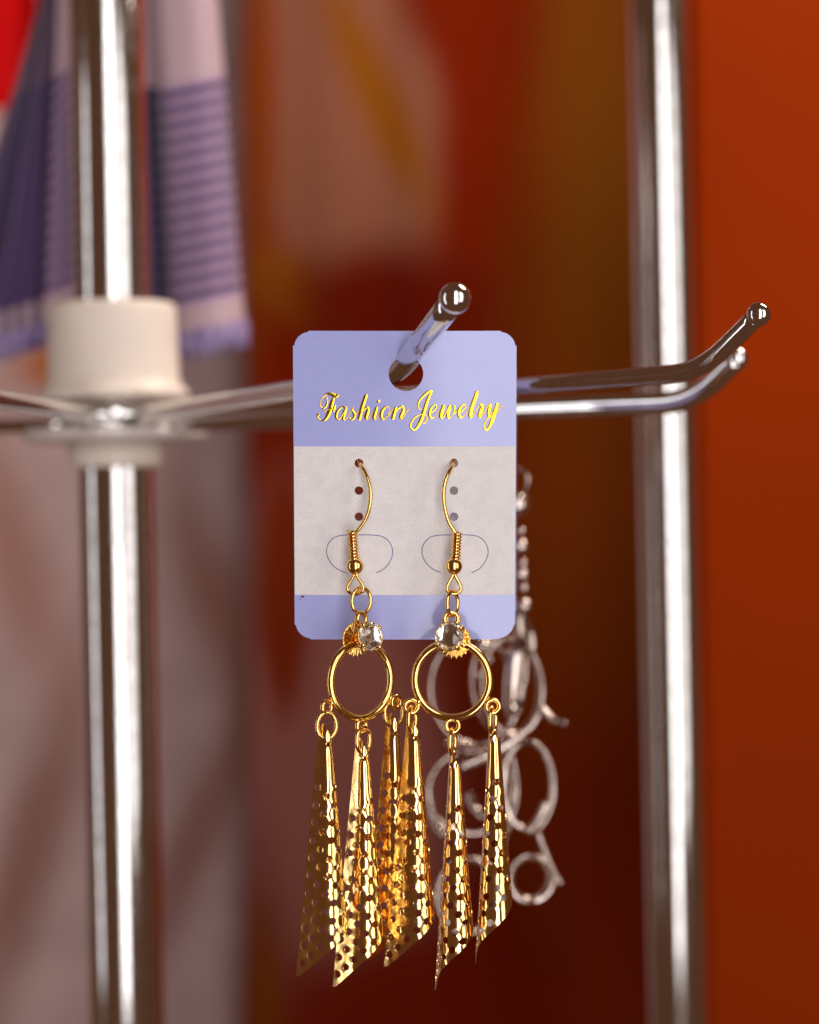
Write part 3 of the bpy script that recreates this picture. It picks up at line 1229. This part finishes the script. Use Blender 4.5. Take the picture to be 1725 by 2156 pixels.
    part("eyelet", sweep(ring_path(Vector(spec['top_eye']) + nrm * -0.75 + Vector((0.25, 0, -0.1)), 1.0, 1.05, yaw + 0.1, 28), 0.3, 12, closed=True))
    # three leaves on rings
    for (eye, ring, top, cyaw, var, ryaw, lean) in spec['leaves']:
        part("eyelet", sweep(ring_path(eye, 1.0, 1.0, yaw + 0.15, 28), 0.36, 12, closed=True, flat=1.2))
        hv = (hc - Vector(eye))
        part("eyelet_post", sweep([Vector(eye) + hv.normalized() * 0.8, Vector(eye) + hv.normalized() * (hv.length - HR)], 0.42, 10))
        part("jump_ring", sweep(ring_path(ring, 1.75, 2.1, ryaw, 36), 0.36, 12, closed=True))
        lf = bpy.data.objects.new("perforated_leaf", CONES[var])
        COL.objects.link(lf)
        lf.parent = e
        lf.location = (Vector(top) - B) * MM
        lf.rotation_euler = (lean[0], lean[1], cyaw)
    return e


def cw(px, py, off):
    return card_world(*card_pt(px, py), off)


rad = math.radians
# right earring
dR = cw(956, 1115, 4.0).y
gold_earring("gold earring facing forward, right one of the pair on the card", dict(
    d=dR, hole3=cw(956, 975, 0),
    wire=[cw(957, 968, -2.5), cw(956, 974, -0.6), cw(953, 979, 1.0), cw(944, 992, 2.4), cw(935, 1018, 3.6), cw(934, 1050, 4.4), cw(942, 1085, 4.4), cw(953, 1106, 4.2), cw(962, 1119, 4.0)],
    coil=(P(963, 1119, dR), P(959, 1181, dR)), bead=P(956, 1192, dR), loop_yaw=rad(20), loop_w=1.2, loop_h=4.5,
    ring=P(953, 1270, dR), ring_r=1.85, ring_yaw=rad(62),
    yaw=rad(-9), hoop=P(952, 1432, dR + 0.6), hoop_r=6.05, cup=P(956, 1350, dR + 0.2), stone=P(947, 1340, dR - 2.6), spin=0.15,
    top_eye=P(950, 1303, dR - 0.2),
    leaves=[(P(867, 1487, dR + 1.2), P(868, 1515, dR + 1.2), P(869, 1511, dR + 1.2), rad(2), 0, rad(70), (0.0, rad(0.3))),
            (P(953, 1528, dR + 0.4), P(953, 1562, dR + 0.4), P(956, 1567, dR + 0.2), rad(-48), 1, rad(75), (0, rad(0.3))),
            (P(1038, 1487, dR - 0.6), P(1038, 1516, dR - 0.6), P(1039, 1511, dR - 0.6), rad(-52), 0, rad(72), (0, rad(0.4)))],
))
# left earring
dL = cw(743, 1115, 4.0).y
gold_earring("gold earring turned to the right, left one of the pair on the card", dict(
    d=dL, hole3=cw(756, 975, 0),
    wire=[cw(755, 968, -2.5), cw(757, 974, -0.6), cw(761, 979, 1.0), cw(770, 992, 2.4), cw(780, 1020, 3.6), cw(781, 1048, 4.4), cw(773, 1080, 4.4), cw(758, 1104, 4.2), cw(744, 1119, 4.0)],
    coil=(P(742, 1117, dL), P(746, 1181, dL)), bead=P(748, 1192, dL), loop_yaw=rad(-22), loop_w=1.4, loop_h=4.5,
    ring=P(761, 1265, dL), ring_r=1.95, ring_yaw=rad(40),
    yaw=rad(38), hoop=P(760, 1433, dL + 1.0), hoop_r=6.05, cup=P(751, 1346, dL + 0.6), stone=P(780, 1340, dL - 2.4), spin=0.5,
    stone_turn=(-0.1, 0, 0), top_eye=P(761, 1303, dL),
    leaves=[(P(688, 1489, dL - 3.0), P(688, 1528, dL - 3.2), P(684, 1523, dL - 3.2), rad(8), 1, rad(30), (0, rad(0.2))),
            (P(761, 1528, dL + 0.6), P(765, 1558, dL + 0.6), P(762, 1553, dL + 0.6), rad(-4), 0, rad(55), (0, rad(0.4))),
            (P(834, 1478, dL + 4.6), P(829, 1502, dL + 4.8), P(826, 1501, dL + 5.0), rad(14), 1, rad(35), (0, rad(0.2)))],
))

# ------------------------------------------------------------------ silver earrings on their own card, on the hook behind
def on_line(p0, p1, px):
    lo, hi = 0.0, 1.0
    for _ in range(40):
        m = (lo + hi) / 2
        q = p0 + (p1 - p0) * m
        if q.x / ((D + q.y) / D) * PPM + 862.5 < px: lo = m
        else: hi = m
    return p0 + (p1 - p0) * lo


hole2 = on_line(HUB, B_BEND, 992)
c2base = Vector(hole2)
YAW2 = math.radians(66)


def card2_world(u, v, off=0.0):
    x = u * math.cos(YAW2) - off * math.sin(YAW2)
    y = -u * math.sin(YAW2) - off * math.cos(YAW2)
    return Vector((hole2.x + x, hole2.y + y, hole2.z + v - 0.6))


card2 = thing("earring_card", "white and lavender card mostly hidden behind the front card", "earring card", c2base)
build_card(card2, c2base, card2_world, False)


def silver_earring(label, x, d, spec):
    e = thing("silver_earring", label, "earring", P(x, 1010, d), "silver earrings behind the card")
    B = P(x, 1010, d)

    def part(name, vf):
        return mesh_obj(name, vf[0], vf[1], SILVER, e, B)
    part("ear_wire", sweep(catmull([P(x - 6, 985, d + 3), P(x + 2, 990, d - 1), P(x + 14, 1005, d - 3), P(x + 10, 1035, d - 2), P(x, 1050, d)], 8), 0.4, 10))
    for (bx, by, r) in spec['beads']:
        part("bead", ball(P(bx, by, d), r, 22, 14))
    for (cx, cy, a, b, yaw, tilt, w, fl) in spec['hoops']:
        part("twisted_hoop", sweep(ring_path(P(cx, cy, d + random.uniform(-3, 3)), a, b, rad(yaw), 64, rad(tilt)), w, 12, closed=True, flat=fl))
    for (x0, y0, x1, y1, w) in spec['bars']:
        p0, p1 = P(x0, y0, d - 2), P(x1, y1, d - 5)
        md = (p0 + p1) / 2 + Vector((0, 0, -0.8))
        part("bar_drop", sweep(catmull([p0, md, p1], 6), w, 10))
    return e


silver_earring("silver earring with beads and linked hoops, peeking out right of the card", 1098, 100, dict(
    beads=[(1090, 1062, 2.5), (1098, 1118, 0.8), (1096, 1150, 1.6), (1101, 1186, 1.0), (1099, 1210, 1.4), (1103, 1238, 1.0), (1103, 1276, 1.7), (1093, 1308, 0.9)],
    hoops=[(1105, 1335, 1.8, 4.2, 55, 25, 0.7, 1.6), (1078, 1445, 6.0, 9.6, 15, 6, 0.42, 2.2), (1088, 1430, 2.2, 7.0, 62, -10, 0.5, 3.0),
           (1112, 1655, 5.0, 8.8, -10, 0, 0.40, 1.8), (1118, 1850, 4.1, 4.3, 10, 0, 0.48, 2.2), (1060, 1640, 3.0, 8.0, 30, 8, 0.32, 1.4)],
    bars=[(1140, 1490, 1192, 1524, 0.6), (1132, 1752, 1182, 1862, 0.55), (1104, 1545, 970, 1616, 0.9), (1152, 1690, 1112, 1752, 0.9), (1100, 1440, 1090, 1500, 0.8)],
))
silver_earring("silver earring with large open hoops, behind the right gold earring", 985, 108, dict(
    beads=[(985, 1100, 2.2), (985, 1180, 1.6), (985, 1260, 1.6), (1018, 1362, 1.6), (1030, 1390, 1.0), (1008, 1420, 0.9)],
    hoops=[(1000, 1455, 9.0, 11.0, 10, 10, 0.34, 1.8), (1040, 1450, 5.0, 9.0, 30, 12, 0.34, 1.8), (992, 1668, 8.6, 8.4, 0, 0, 0.34, 1.6), (988, 1885, 6.4, 7.4, 10, 0, 0.5, 1.8)],
    bars=[(985, 1672, 1020, 1722, 0.85), (905, 1700, 935, 1760, 0.85), (1080, 1700, 1060, 1770, 0.7), (940, 1560, 1010, 1600, 0.7)],
))
